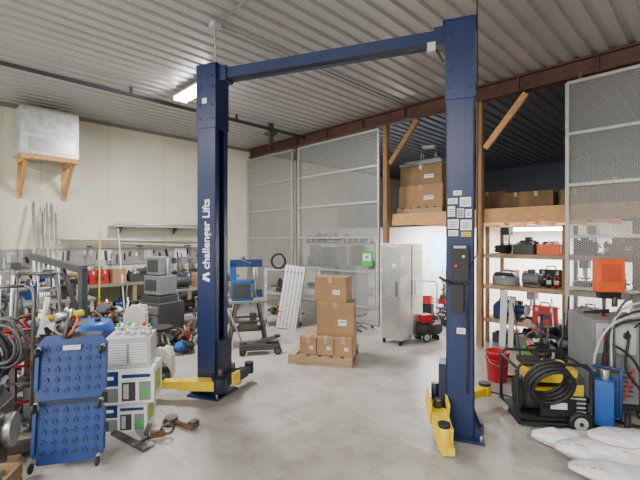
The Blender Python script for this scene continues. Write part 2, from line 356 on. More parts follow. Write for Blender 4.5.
def can(x,y,z,r,h,m,top=None,name="paint_can"):
    b=B(name);b.lathe((0,0,0),[(r,0),(r,h),(r*1.04,h),(r*1.04,h+.008),(r*.9,h+.008),(0.001,h+.004)],m);b.cyl((0,0,h*.3),(0,0,h*.7),r*1.005,LABEL,18)
    if top: b.cyl((0,0,h),(0,0,h+.04),r*.6,top,12)
    return b.done((x,y,z))
def jug(x,y,z,m,s=1,yaw=0,cap=None):
    b=B("plastic_jug");b.prism([(-.1*s,0),(.1*s,0),(.1*s,.2*s),(.03*s,.28*s),(-.03*s,.28*s),(-.1*s,.2*s)],-.06*s,.06*s,m);b.cyl((0,0,.28*s),(0,0,.32*s),.025*s,cap or RED,12)
    b.tube([(.03*s,0,.27*s),(.09*s,0,.27*s),(.1*s,0,.18*s)],.012*s,m);return b.done((x,y,z),yaw,.012*s)
def bin_(x,y,z,m,sx=.35,sy=.25,h=.2,yaw=0,fill=True):
    b=B("storage_bin");t=.006;b.bb(-sx/2,sx/2,-sy/2,sy/2,0,t,m)
    for s_ in(-1,1):
        b.bb(s_*sx/2-t,s_*sx/2+t,-sy/2,sy/2,0,h,m);b.bb(-sx/2,sx/2,s_*sy/2-t,s_*sy/2+t,0,h,m);b.bb(-sx/2-.01,sx/2+.01,s_*sy/2-.01,s_*sy/2+.01,h-.02,h,m)
    if fill:
        for k in range(8):
            c=(random.uniform(-.3,.3)*sx,random.uniform(-.25,.25)*sy,h*.85)
            mm=random.choice([DSTEEL,BLK,LGR,DSTEEL,STEEL,WHT,DSTEEL,BLK])
            b.box(c,(random.uniform(.05,.12),random.uniform(.03,.07),h*.7),mm,(random.uniform(-40,40),random.uniform(-40,40),random.uniform(0,90)))
    return b.done((x,y,z),yaw,.002)
def drill(x,y,z,m,yaw):
    b=B("cordless_drill");b.cyl((-.09,0,.2),(.07,0,.2),.035,m,12);b.cyl((.07,0,.2),(.13,0,.2),.022,BLK,10,.01);b.box((-.04,0,.11),(.045,.04,.15),BLK,(0,-10,0));b.box((-.03,0,.03),(.12,.07,.06),m);return b.done((x,y,z),yaw,.004)
def hosecoil(x,y,z,R_,m,flat=True,yaw=0,name="hose_coil",r=.013,turns=5):
    b=B(name);b.coil((0,0,.08 if flat else R_+.02),R_,r,m,(0,0,1) if flat else (0,1,0),turns,.025,.02);return b.done((x,y,z),yaw)
def grinder(x,y,z,m,yaw):
    b=B("bench_grinder");b.box((0,0,.03),(.18,.14,.05),DGR);b.box((0,0,.08),(.06,.06,.08),DGR);b.cyl((-.11,0,.17),(.11,0,.17),.07,m,18)
    for s_ in(-1,1): b.cyl((s_*.12,0,.17),(s_*.16,0,.17),.09,LGR,20);b.cyl((s_*.11,0,.17),(s_*.12,0,.17),.1,m,20)
    return b.done((x,y,z),yaw,.003)
def case(x,y,z,m,yaw,sx=.4,sy=.12,h=.3):
    b=B("power_tool_case");b.bb(-sx/2,sx/2,-sy/2,sy/2,0,h,m);b.tube([(-.07,0,h-.01),(-.06,0,h+.05),(.06,0,h+.05),(.07,0,h-.01)],.012,BLK)
    for q in(-.3,.3): b.box((q*sx,-sy/2-.005,h*.8),(.04,.012,.06),LGR)
    b.box((0,-sy/2-.002,h*.4),(sx*.5,.005,h*.3),DGR);return b.done((x,y,z),yaw,.01)
def motor(x,y,z,m,yaw):
    b=B("electric_motor");b.box((0,0,.02),(.24,.16,.03),DSTEEL);b.cyl((-.13,0,.13),(.11,0,.13),.095,m,18);b.cyl((.11,0,.13),(.16,0,.13),.07,DGR,16);b.cyl((.16,0,.13),(.2,0,.13),.015,STEEL,8);b.box((0,0,.25),(.1,.08,.06),DGR)
    for k in range(6): b.cyl((-.1+k*.035,0,.13),(-.094+k*.035,0,.13),.104,m,18)
    return b.done((x,y,z),yaw,.003)
def smallmachine(x,y,z,c,yaw):
    b=B("shop_machine");b.box((0,0,.05),(.28,.2,.1),DGR);b.cyl((-.1,0,.16),(.1,0,.16),.08,c,16);b.box((.08,0,.22),(.06,.1,.12),LGR);b.cyl((0,0,.2),(0,0,.32),.02,STEEL,8);b.sph((0,0,.33),.03,RED);b.done((x,y,z),yaw,.004)
def tallmachine(x,y,z,c,yaw):
    b=B("bench_drill_press");b.box((0,0,.02),(.2,.24,.04),DSTEEL);b.cyl((0,.06,.04),(0,.06,.44),.022,STEEL,12);b.box((0,-.02,.38),(.12,.22,.13),c);b.cyl((0,-.1,.2),(0,-.1,.34),.018,STEEL,10);b.box((0,-.06,.16),(.15,.14,.02),DSTEEL);b.cyl((.06,-.06,.36),(.12,-.1,.3),.006,STEEL,6);return b.done((x,y,z),yaw,.004)
MUTED=[DGR,GREY,LGR,WHT,BLK,DGR,CREAM,BLK,GREY,DSTEEL,LGR,BLUE,RED,DGR]
BRIGHT=[RED,YEL,BLUE2,DGR,GREY,LGR,WHT,RED,GRN,BLK,DGR,BLK,BLK,GREY,ORG]
cols=BRIGHT
WID=dict(tb=.4,can=.19,jug=.21,bin=.34,drill=.26,coil=.31,grind=.34,case=.37,box=.3,spray=.09,machine=.3,motor=.36,tall=.24)
def item(k,x,y,z,yaw):
    c=random.choice(cols)
    if k=='tb':toolbox(x,y,z,yaw,c,.95)
    elif k=='can':can(x,y,z,.08,.19,c)
    elif k=='jug':jug(x,y,z,random.choice([WHT,BLUE,RED,LGR,CREAM]),1,yaw)
    elif k=='bin':bin_(x,y,z,c,.30,.22,.16,yaw)
    elif k=='drill':drill(x,y,z,c,yaw)
    elif k=='coil':hosecoil(x,y,z,.12,random.choice([BLK,BLK,BLK,DGR]),True,yaw)
    elif k=='grind':grinder(x,y,z,random.choice([GREY,BLUE,DGR]),yaw)
    elif k=='case':case(x,y,z,c,yaw,.34,.12,.27)
    elif k=='box':cbox("cardboard_box",x,y,z,.26,.22,random.uniform(.15,.3),yaw)
    elif k=='spray':can(x,y,z,.033,.17,c,BLK,"spray_can")
    elif k=='motor':motor(x,y,z,random.choice([DGR,GREY,BLUE,DSTEEL,DGR]),yaw)
    elif k=='tall':tallmachine(x,y,z,random.choice([GREY,DGR,LGR,BLUE]),yaw)
    else: smallmachine(x,y,z,c,yaw)
KL=['tb','can','jug','bin','drill','coil','grind','case','box','bin','spray','machine','motor','motor','spray']
SMALL=['spray','can','spray','jug','drill']
def rowpos(b0,b1,kl):
    k=b0;out=[];fails=0
    while fails<6:
        t=random.choice(kl if fails<3 else SMALL);w_=WID[t]
        if k+w_>b1: fails+=1;continue
        out.append((t,k+w_/2));k+=w_+random.uniform(.015,.04)
    return out
def row_b(a,b0,b1,z,kl=KL):
    for t,c in rowpos(b0,b1,kl):
        x,y,_=R(a,c);item(t,x,y,z,45+random.uniform(-4,4))
def row_a(bb,a0,a1,z,kl=KL):
    for t,c in rowpos(a0,a1,kl):
        x,y,_=R(c,bb);item(t,x,y,z,YR+random.uniform(-4,4))
def scrap(x,y,w_,d_,h,n=50,yaw=0,name="scrap_metal_pile",z=0,tall=.3,bright=.25):
    b=B(name);bright*=.6
    for k in range(n):
        hh=random.random()**1.3*h;f_=1-.5*hh/h
        c=Vector((random.uniform(-.5,.5)*w_*f_,random.uniform(-.5,.5)*d_*f_,hh))
        m=random.choice([DSTEEL,DSTEEL,BLK,DGR,RUST,STEEL,GREY,BLK]) if random.random()>bright else random.choice([YEL,RED,LGR,WHT,BLUE2,CREAM,ORG,GALV,WHT,LGR])
        t=random.random();s_=random.uniform(.05,.16)
        if t<.35:
            c.z=max(c.z,s_*.6);b.box(c,(s_,s_*random.uniform(.3,1),s_*random.uniform(.2,.8)),m,(random.uniform(-30,30),random.uniform(-30,30),random.uniform(0,180)))
        elif t<.65:
            dr=Vector((random.uniform(-1,1),random.uniform(-1,1),random.uniform(-.5,.5))).normalized()*random.uniform(.08,.25)
            p=c+dr;q=c-dr;p.z=max(p.z,.03);q.z=max(q.z,.03);b.cyl(p,q,random.uniform(.01,.03),m,10)
        elif t<.8:
            c.z=max(c.z,.1);b.ring(c,random.uniform(.05,.13),random.uniform(.008,.022),m,(random.uniform(-1,1),random.uniform(-1,1),random.uniform(.2,1)),18,6)
        elif t<.92:
            c.z=max(c.z,.09);b.cyl(c,c+Vector((random.uniform(-.04,.04),random.uniform(-.04,.04),.07)),s_*.6,m,14)
        else:
            pts=[c]
            for q in range(4):
                v=pts[-1]+Vector((random.uniform(-.15,.15),random.uniform(-.15,.15),random.uniform(-.12,.12)));v.z=max(.02,min(v.z,h+tall));pts.append(v)
            b.curve(pts,.01,random.choice([BLK,BLK,BLK,RED]),6,6)
    for k in range(int(tall*10)):
        p=Vector((random.uniform(-.4,.4)*w_,random.uniform(-.4,.4)*d_,.03));q=p+Vector((random.uniform(-.1,.1),random.uniform(-.1,.1),h+random.uniform(0,tall)));b.cyl(p,q,random.uniform(.008,.016),random.choice([DSTEEL,STEEL,GALV,DSTEEL,BLK]),8)
    b.box((0,0,h*.25),(w_*.55,d_*.55,h*.5),DSTEEL)
    return b.done((x,y,z),yaw)
# ------------------------------------------------------------------ pallet with boxes
px,py=.07,5.85;yw=-12
b=B("wooden_pallet")
for k in range(6): b.box((-.39+k*.158,0,.125),(.11,.76,.02),WOODG)
for y in (-.35,0,.35): b.box((0,y,.07),(.9,.05,.09),WOODG)
for y in (-.35,0,.35): b.box((0,y,.012),(.9,.1,.02),WOODG)
b.done((px,py,0),yw)
def loc(dx,dy): 
    c,s=math.cos(rad(yw)),math.sin(rad(yw));return px+dx*c-dy*s,py+dx*s+dy*c
for dx in (-.17,.075,.32):
    x,y=loc(dx,-.2);cbox("cardboard_box",x,y,.137,.235,.3,.24,yw)
x,y=loc(.08,.16);cbox("cardboard_box",x,y,.137,.7,.38,.24,yw,CARD,False)
x,y=loc(.18,.0);cbox("cardboard_box",x,y,.38,.52,.42,.46,yw+2,CARD,True)
x,y=loc(.13,.0);cbox("cardboard_box",x,y,.843,.46,.36,.35,yw-6,CARD,True,'x')
# ------------------------------------------------------------------ stainless cabinet
b=B("stainless_steel_cabinet");b.bb(-.19,.19,-.34,.34,.08,1.66,ALU)
b.bb(-.175,.175,-.355,-.34,.12,1.62,ALU)
b.cyl((.13,-.38,.8),(.13,-.38,1.05),.01,DSTEEL,8);b.box((.08,-.358,1.3),(.08,.005,.06),LABEL)
for x in(-.16,.16):
    for y in(-.3,.3):b.cyl((x,y,0),(x,y,.08),.03,BLK,10)
for z in (.35,.75,1.15,1.5): b.bb(.19,.195,-.31,.31,z,z+.012,LGR)
b.bb(.19,.2,-.012,.012,.12,1.62,LGR);b.cyl((.215,-.05,.8),(.215,-.05,1.05),.008,DSTEEL,8);b.cyl((.215,.05,.8),(.215,.05,1.05),.008,DSTEEL,8)
b.done(R(5.30,-.58),YR,.006)
for a in (2.6,3.2):
    b=B("steel_locker");b.bb(-.25,.25,-.22,.22,.05,1.55,GREY);b.bb(-.23,.23,-.235,-.22,.08,1.52,LGR)
    for k in range(4): b.box((0,-.238,1.4-.04*k),(.2,.005,.012),DGR)
    b.cyl((.17,-.25,.75),(.17,-.25,.9),.01,DSTEEL,8)
    for x in(-.2,.2):
        for y in(-.18,.18):b.box((x,y,.025),(.04,.04,.05),DGR)
    b.done(R(a,.62),YR,.004)
b=B("green_notice_sign");b.box((0,0,0),(.28,.006,.3),GRN);b.box((0,-.004,.03),(.2,.003,.14),WHT);b.box((0,-.005,.03),(.1,.003,.05),GRN);b.done(R(4.2,-.155,1.35),YR)
for a,z,c in ((2.9,1.35,DGR),(3.35,1.38,GREY),(2.5,1.4,GREY),(3.8,1.4,DGR)):
    b=B("electrical_panel_box");b.box((0,0,0),(.3,.1,.42),c);b.box((0,-.055,0),(.25,.01,.36),c);b.box((.09,-.065,0),(.02,.015,.05),BLK);b.cyl((0,0,.2),(0,0,.62),.015,LGR,8);b.done(R(a,.08,z),YR,.004)
cols=MUTED
b=B("steel_storage_rack")
for a in(.4,2.0,3.1):
    for y in(1.6,2.2): b.bb(a-.025,a+.025,y-.02,y+.02,0,1.7,GALV)
for z in(.3,.95,1.6): b.bb(.38,3.12,1.58,2.22,z,z+.03,GALV)
shdone(b)
for z in(.332,.982,1.632): row_a(1.75,.5,3.05,z)
b=B("white_corrugated_panel")
b.box((0,0,.62),(.38,.02,1.22),WHT)
for k in range(5): b.box((-.14+k*.07,-.014,.62),(.025,.012,1.16),LGR)
for k in range(5): b.box((-.14+k*.07,-.014,1.1),(.03,.014,.03),DGR)
b.done((-.66,7.72,.005),0,rot=(-9,9,4))
b=B("steel_rack_cart")
for x in(-.35,.35):
    for y in(-.2,.2):b.bb(x-.015,x+.015,y-.015,y+.015,.08,1.15,GALV);b.wheel((x,y,.05),.05,.025,(1,0,0))
for z in(.2,.65,1.12):b.bb(-.36,.36,-.21,.21,z,z+.02,GALV)
b.done((-.75,8.12,0),4)
hosecoil(-.83,8.05,1.14,.13,BLK,False,10,"cable_coil",.012,5)
scrap(-.75,8.12,.5,.25,.2,25,4,"parts_pile",.222,0);scrap(-.7,8.12,.5,.25,.2,20,4,"parts_pile",.672,0)
scrap(.35,7.75,.8,.5,.45,40,-20,"parts_pile",0,.3,.5)
# ------------------------------------------------------------------ blue machine on stand
b=B("blue_band_saw_on_stand")
for x in(-.24,.24):
    for y in(-.2,.2):b.tube([(x*.7,y*.7,.75),(x*1.25,y*1.3,.03)],.022,DSTEEL,8);b.box((x*1.25,y*1.3,.012),(.08,.08,.024),BLK)
b.bb(-.3,.3,-.2,.2,.7,.74,GREY);b.bb(-.28,.28,-.18,.18,.25,.27,DGR)
for y in (-.2,.2): b.bb(-.27,.27,y-.012,y+.012,.4,.43,DSTEEL)
b.bb(-.26,.06,-.15,.15,.74,1.06,BLUE2);b.bb(-.24,.02,-.165,-.15,.78,1.02,DGR)
b.bb(-.28,-.18,-.08,.08,1.06,1.36,BLUE2);b.bb(-.28,.24,-.08,.08,1.28,1.4,BLUE);b.cyl((.12,0,1.0),(.12,0,1.3),.05,STEEL,14);b.cyl((.12,0,.78),(.12,0,1.0),.02,STEEL,10)
b.cyl((.05,-.1,1.34),(-.15,-.2,1.42),.008,STEEL,8);b.cyl((-.1,0,1.36),(-.1,0,1.46),.07,GREY,14)
b.bb(.08,.28,-.14,.14,.74,.78,STEEL);b.box((.2,0,.84),(.09,.09,.12),BLUE);b.box((.0,-.1,.32),(.3,.2,.1),DSTEEL);b.cyl((.1,.05,.28),(.1,.05,.5),.06,DGR,14)
b.done((-1.2,6.6,0),15,.004)
b=B("rolling_floor_jack");b.bb(-.3,.3,-.11,-.08,.07,.15,DGR);b.bb(-.3,.3,.08,.11,.07,.15,DGR);b.bb(-.2,.1,-.08,.08,.08,.16,DSTEEL);b.box((.1,0,.2),(.35,.06,.05),DSTEEL,(0,-15,0));b.cyl((.27,0,.24),(.27,0,.27),.05,BLK,12);b.cyl((-.25,0,.15),(-.5,0,.75),.014,STEEL,8)
for x,r in((-.25,.05),(.27,.06)):
    for y in(-.12,.12): b.wheel((x,y,r),r,.03,(0,1,0),BLK,DSTEEL)
b.done((-.92,6.08,0),10)
# ------------------------------------------------------------------ heater on wall
b=B("wall_mounted_heater_unit");b.bb(.12,.78,-.46,.42,3.2,4.02,GALV)
for z in (3.21,3.6,4.0): b.bb(.115,.785,-.465,.425,z-.008,z+.008,STEEL)
b.bb(.78,.786,-.36,.36,3.26,3.5,ALU);b.cyl((.3,.2,4.0),(.3,.2,4.18),.06,GALV,14)
b.bb(.01,.82,-.40,-.31,3.11,3.2,WOOD);b.bb(.01,.82,.31,.40,3.11,3.2,WOOD);b.bb(.72,.81,-.45,.42,3.12,3.2,WOOD)
for y in(-.355,.355): b.box((.34,y,2.84),(.85,.05,.08),WOOD,(0,-42,0));b.bb(.003,.05,y-.04,y+.04,2.5,3.15,WOOD)
b.done(R(0,-4.76),YR,.004)
b=B("supply_pipe");b.cyl((.09,0,0),(.09,0,4.15),.02,GALV,8);b.done(R(0,-5.45),YR)
# ------------------------------------------------------------------ workbench
b=B("workbench");b.bb(.1,.85,-7,-.9,.82,.87,mat("bench_top",(.2,.17,.13),.6));
k=-6.9
while k<-.9:
    for a in(.15,.8):b.bb(a-.035,a+.035,k-.035,k+.035,0,.82,mat("bench_leg",(.25,.2,.13),.7))
    k+=1.18
b.bb(.12,.82,-6.95,-.95,.25,.28,WOODG);shdone(b)
KB=KL+['tall','tall','grind','machine']
row_b(.28,-6.8,-1,.872,KB);row_b(.62,-6.8,-1,.872,KB);row_b(.6,-6.8,-1,.282)
b=B("wall_tool_rail");b.bb(.003,.03,-5.6,-1,1.2,1.55,mat("grey_board",(.30,.29,.27),.7))
for k in range(34):
    y=-5.5+k*.13+random.uniform(-.03,.03);h=random.uniform(.06,.28);m=random.choice([DSTEEL,STEEL,BLK,DSTEEL,WHT,BLK,DGR,LGR]);b.box((.045,y,random.uniform(1.4,1.52)-h/2),(.02,random.uniform(.015,.06),h),m,(random.uniform(-12,12),0,0))
for k in range(6): b.box((.04,-5.2+k*.8+random.uniform(-.1,.1),1.40),(.01,random.uniform(.15,.3),random.uniform(.15,.25)),random.choice([WHT,CREAM,LGR]))
shdone(b)
b=B("wall_shelf");b.bb(.003,.35,-3.6,-.9,2.0,2.03,LGR)
for y in(-3.4,-2.2,-1.0): b.prism([(.003,2.0),(.25,2.0),(.003,1.85)],y,y+.02,DSTEEL)
shdone(b)
b=B("metal_rod_bundle")
for k in range(7): b.cyl((.1+.03*k,-4.6+random.uniform(0,.4),1.75+random.uniform(-.03,.03)),(.12+.03*k,-1.2-random.uniform(0,.8),1.66+random.uniform(-.03,.04)),.016,random.choice([GALV,STEEL,WHT,DSTEEL]),8)
for y in(-4.0,-3,-1.9): b.bb(.003,.3,y-.015,y+.015,1.57,1.6,DSTEEL)
shdone(b)
b=B("long_tube_stack")
for k in range(5): b.cyl((.08+.05*k,-3.5,2.055),(.08+.05*k,-1.0,2.055),.02,random.choice([GALV,WHT,LGR]),8)
shdone(b)
b=B("leaning_pipes")
for k in range(6): 
    y=-5.05+.07*k;b.cyl((.98+.02*k,y,.02),(.15,y+.12,random.uniform(2.0,2.45)),random.choice([.014,.018,.026]),random.choice([GALV,GALV,STEEL,DSTEEL]),8)
shdone(b)
b=B("broom");b.cyl((1.1,-4.1,.08),(.5,-3.9,1.9),.013,YEL,8);b.box((1.1,-4.1,.05),(.08,.35,.1),DGR);shdone(b)
b=B("mop");b.cyl((1.15,-3.65,.1),(.3,-3.5,1.95),.012,WHT,8);b.sph((1.15,-3.65,.08),.1,LGR,(1,1,.7));shdone(b)
hosecoil(*R(.08,-5.65)[:2],1.55,.16,BLK,False,45,"wall_cable_coil",.014,5)
b=B("grey_tool_cabinet");b.bb(-.3,.3,-.24,.24,.06,.72,DGR)
for k in range(4): b.bb(-.27,.27,-.255,-.24,.1+k*.15,.23+k*.15,GREY);b.box((0,-.262,.2+k*.15),(.3,.012,.015),STEEL)
for x in(-.25,.25):
    for y in(-.19,.19): b.wheel((x,y,.03),.03,.02,(1,0,0))
b.done((-2.62,6.55,0),-30,.006)
b=B("milling_machine_head");b.bb(-.22,.22,-.18,.18,0,.1,DGR);b.bb(-.2,.2,-.15,.17,.12,.42,GREY);b.bb(-.16,.1,-.165,-.15,.18,.36,DGR);b.bb(-.18,.14,-.12,.12,.44,.72,GREY);b.bb(-.15,.1,-.13,-.12,.48,.68,DGR);b.cyl((.19,0,.3),(.19,0,.7),.02,STEEL,8);b.bb(-.1,.1,-.1,.1,.09,.13,DGR);b.bb(-.1,.1,-.1,.1,.41,.45,DGR);b.done((-2.62,6.55,.722),-30,.008)
for bc,L_ in ((-2.5,1.3),(-5.3,1.7)):
    b=B("steel_work_table");h_=L_/2;b.bb(-h_,h_,-.35,.35,.78,.81,GREY)
    for x in(-h_+.05,h_-.05):
        for y in(-.3,.3):b.bb(x-.02,x+.02,y-.02,y+.02,0,.78,LGR)
    b.bb(-h_+.05,h_-.05,-.3,.3,.3,.32,LGR);b.done(R(1.85,bc),45)
    row_b(1.67,bc-h_+.03,bc+h_-.03,.812,KB);row_b(2.02,bc-h_+.03,bc+h_-.03,.812,KB);row_b(1.85,bc-h_+.1,bc+h_-.1,.322)
b=B("spare_tire");b.ring((0,0,0),.24,.09,BLK,(0,1,0),28,12);b.cyl((0,-.07,0),(0,.07,0),.17,GALV,20);b.cyl((0,-.09,0),(0,-.07,0),.05,DSTEEL,12);b.done(R(2.6,-4.0,.33),0,rot=(8,0,-30))
b=B("engine_hoist")
for y in(-.3,.3): b.box((0,y,.09),(1.0,.06,.07),DSTEEL);b.wheel((.45,y,.05),.05,.03,(0,1,0));b.wheel((-.45,y,.05),.05,.03,(0,1,0))
b.box((-.4,0,.09),(.07,.6,.07),DSTEEL);b.box((-.4,0,.75),(.08,.08,1.3),DGR);b.box((.05,0,1.42),(1.0,.07,.08),DGR,(0,-10,0));b.cyl((-.36,0,.7),(-.05,0,1.36),.03,BLK,12);b.cyl((.5,0,1.5),(.5,0,1.2),.008,STEEL,6);b.ring((.5,0,1.15),.04,.01,STEEL,(0,1,0))
b.done((-3.35,5.15,0),160,.003)
b=B("blue_plastic_drum");b.lathe((0,0,0),[(.21,0),(.24,.02),(.245,.28),(.255,.29),(.245,.31),(.25,.68),(.262,.7),(.25,.73),(.235,.79),(.2,.81),(.001,.8)],BLUE2,28);b.cyl((.1,0,.8),(.1,0,.84),.03,BLK,10);b.done((-2.6,4.5,0))
b=B("shop_stool");b.cyl((0,0,.5),(0,0,.54),.18,BLK,20)
for k in range(4): 
    a=k*math.pi/2;b.cyl((.1*math.cos(a),.1*math.sin(a),.5),(.2*math.cos(a),.2*math.sin(a),.0),.014,STEEL,8)
b.ring((0,0,.2),.165,.008,STEEL);b.done((-2.2,5.45,0))
jug(-2.0,5.1,0,CREAM,1.3,0,BLK)
toolbox(-2.0,4.75,0,30,DGR)
b=B("tall_storage_carton");b.bb(-.16,.16,-.14,.14,0,.55,GREY);b.bb(-.15,.15,-.145,-.14,.05,.5,DGR);b.done((-2.3,5.0,0),10,.005)
jug(-2.3,5.0,.552,CREAM,1.3,10,BLK)
scrap(-3.15,5.95,.6,.5,.7,70,30,"parts_pile",0,.4,.25)
scrap(-2.15,6.2,.35,.35,.3,30,0,"parts_pile",0,.2,.4)
scrap(-1.9,6.75,.35,.35,.55,40,0,"parts_pile",0,.5,.3)
scrap(-3.75,4.55,.6,.6,.95,90,15,"parts_pile",0,.4,.25)
# ------------------------------------------------------------------ boxes stack (left foreground)
bx0,by0=-1.78,3.72
def applbox(x,y,z,w,d_,h,yaw):
    b=B("appliance_box");f=-d_/2;b.bb(-w/2,w/2,f,-f,0,h,WHT)
    b.bb(-w*.47,-w*.12,f-.002,f,h*.52,h*.94,BLUE);b.bb(-w*.44,-w*.2,f-.003,f,h*.7,h*.8,LABEL)
    b.bb(-w*.47,-w*.12,f-.002,f,h*.06,h*.46,GREY);b.bb(-w*.4,-w*.3,f-.003,f,h*.1,h*.4,DGR)
    b.bb(-w*.06,w*.18,f-.002,f,h*.08,h*.62,DGR);b.bb(-w*.03,w*.06,f-.003,f,h*.14,h*.56,LGR)
    b.bb(w*.24,w*.45,f-.002,f,h*.08,h*.62,GREY);b.bb(w*.28,w*.4,f-.003,f,h*.16,h*.4,GRN)
    b.bb(-w*.06,w*.44,f-.002,f,h*.74,h*.84,BLUE);b.bb(w/2,w/2+.002,f*.7,-f*.6,h*.2,h*.8,mat("lime_label",(.3,.5,.08),.6));b.bb(-w/2,w/2,-.02,.02,h,h+.002,TAPE)
    return b.done((x,y,z),yaw,.004)
applbox(bx0,by0,0,.40,.30,.26,8);applbox(bx0+.02,by0,.263,.48,.34,.31,10)
b=B("portable_air_filter_unit");b.bb(-.19,.19,-.16,.16,0,.27,LGR);b.bb(-.165,-.01,-.17,-.16,.04,.22,WHT);b.bb(.01,.165,-.17,-.16,.04,.22,WHT)
for k in range(8): b.box((0,-.172,.055+k*.022),(.33,.004,.005),GREY)
b.done((bx0+.03,by0,.577),14,.01)
for i,c in enumerate((GRN,GRN,WHT,RED,GRN)): can(bx0-.08+i*.07,by0-.03+(i%2)*.06,.85,.028,.06,WHT,c,"spray_can")
# ------------------------------------------------------------------ creeper
b=B("mechanic_creeper")
W=.24
pol=[(-W*.85,.06),(W*.85,.06),(W,.12),(W,.42),(W*.86,.47),(W*.86,.53),(W,.58),(W,.92),(W*.8,.99),(W*.35,.99),(W*.3,.96),(-W*.3,.96),(-W*.35,.99),(-W*.8,.99),(-W,.92),(-W,.58),(-W*.86,.53),(-W*.86,.47),(-W,.42),(-W,.12)]
b.prism(pol,-.02,.02,BLUE)
for r in range(11):
    for c in range(6):
        z=.14+r*.075;x=-.175+c*.07
        if .46<z<.54: continue
        b.cyl((x,-.03,z),(x,-.02,z),.024,BLUE,6);b.cyl((x,-.0305,z),(x,-.03,z),.013,NAVY2,6)
b.box((0,-.024,.5),(.4,.012,.035),NAVY2);b.box((-W+.012,-.03,.3),(.024,.03,.3),BLUE);b.box((W-.012,-.03,.3),(.024,.03,.3),BLUE);b.box((-W+.012,-.03,.75),(.024,.03,.3),BLUE);b.box((W-.012,-.03,.75),(.024,.03,.3),BLUE)
b.box((.0,-.035,.9),(.12,.01,.035),LGR)
for x in(-W*.9,W*.9):
    for z in(.1,.5,.9): b.cyl((x,-.03,z),(x,-.06,z),.018,STEEL,8);b.wheel((x,-.09,z-.02 if z>.2 else .07),.034,.024,(1,0,0),BLK,DGR)
b.done((-1.88,2.99,.0),0,rot=(-7,0,14))
b=B("steel_parts_crate")
for x in(-.3,.3):
    for y in(-.2,.2): b.bb(x-.02,x+.02,y-.02,y+.02,0,.8,DSTEEL)
for z in(.1,.45,.78): b.bb(-.32,.32,-.22,.22,z,z+.02,DSTEEL)
b.bb(-.25,.1,-.15,.15,.12,.4,GREY);b.cyl((.0,0,.62),(.28,0,.62),.12,DGR,16);b.box((-.15,0,.6),(.2,.25,.22),RUST)
b.done((-2.45,3.78,0),14)
scrap(-2.5,3.78,.4,.35,.2,35,14,"parts_pile",.802,.15,.3)
b=B("hand_truck")
for x in(-.2,.2): b.curve([(x,-.02,.12),(x,.05,.9),(x*.95,.12,1.25),(x*.6,.16,1.32)],.016,DSTEEL)
b.tube([(-.12,.16,1.32),(.12,.16,1.32)],.016,DSTEEL)
for z in(.35,.65,.95): b.cyl((-.2,.0+z*.07,z),(.2,z*.07,z),.012,RED,8)
b.bb(-.22,.22,-.25,0,.03,.045,DSTEEL)
for x in(-.26,.26): b.wheel((x,.08,.13),.13,.06,(1,0,0))
b.done((-2.62,3.3,0),25)
for (x,y,z,r,m,t) in ((-2.68,3.2,.62,.2,BLK,5),(-2.48,3.14,.75,.15,DGR,4)):
    b=B("hanging_cable_coil");b.coil((0,0,r),r,.013,m,(.3,1,.1),t,.022,.04);b.done((x,y,z),10)
b=B("engine_block");b.box((0,0,.35),(.42,.35,.34),DSTEEL);b.prism([(-.2,.52),(.2,.52),(.14,.62),(-.14,.62)],-.16,.16,DGR)
for k in range(4): b.cyl((-.16+k*.105,-.19,.42),(-.16+k*.105,-.28,.38),.03,RUST,10)
b.cyl((.21,0,.33),(.27,0,.33),.12,STEEL,18);b.box((0,0,.12),(.36,.25,.14),DSTEEL);b.box((0,0,.025),(.5,.4,.05),WOODG);b.curve([(-.2,-.2,.3),(-.25,-.32,.5),(-.1,-.3,.7),(.1,-.2,.68)],.02,BLK);b.cyl((0,0,.6),(0,0,.72),.08,GREY,14)
b.done((-2.5,2.86,0),20,.006)
scrap(-3.1,3.75,.5,.5,1.0,90,10,"parts_pile",0,.4,.25)
b=B("engine_stand_gantry");b.cyl((-.3,0,0),(-.2,0,1.35),.02,DSTEEL,8);b.cyl((.3,0,0),(.2,0,1.35),.02,DSTEEL,8);b.cyl((-.2,0,1.35),(.2,0,1.35),.02,DSTEEL,8);b.cyl((-.28,0,.4),(.28,0,.4),.016,STEEL,8);b.cyl((0,0,1.35),(0,0,.95),.01,STEEL,8);b.ring((0,0,.9),.05,.012,STEEL,(0,1,0))
b.bb(-.32,-.28,-.3,.3,0,.04,DSTEEL);b.bb(.28,.32,-.3,.3,0,.04,DSTEEL);b.done((-3.1,4.4,0),5)
b=B("wooden_crate")
for z in(.06,.16): 
    for y in(-.2,.2): b.box((0,y,z),(.4,.02,.08),CARD2)
    for x in(-.2,.2): b.box((x,0,z),(.02,.4,.08),CARD2)
b.bb(-.19,.19,-.19,.19,.0,.02,CARD2);b.box((0,0,.14),(.3,.26,.1),DSTEEL,(5,10,20));b.done((-2.2,2.5,0),12)
b=B("work_glove");b.box((0,0,.06),(.07,.025,.12),CREAM);
for k in range(4): b.cyl((-.026+k*.0175,0,.11),(-.03+k*.02,0,.18-.01*abs(k-1.5)),.009,CREAM,8)
b.cyl((.03,0,.06),(.065,0,.11),.01,CREAM,8);b.done((-2.33,2.82,.625),0,.006)
b=B("steel_bar_offcuts");b.box((0,0,.015),(.5,.06,.025),DSTEEL,(0,0,-35));b.box((.05,.12,.015),(.55,.05,.02),GREY,(0,0,-50));b.done((-1.62,3.40,0))
b=B("pipe_clamp_tool");b.box((0,0,.05),(.12,.05,.05),RUST);b.ring((.08,0,.08),.05,.013,DSTEEL,(0,1,.3));b.box((-.08,.02,.09),(.04,.04,.09),DSTEEL,(0,20,0));b.cyl((-.05,0,.03),(-.2,-.08,.02),.012,DSTEEL,8);b.done((-1.40,3.45,0),20)
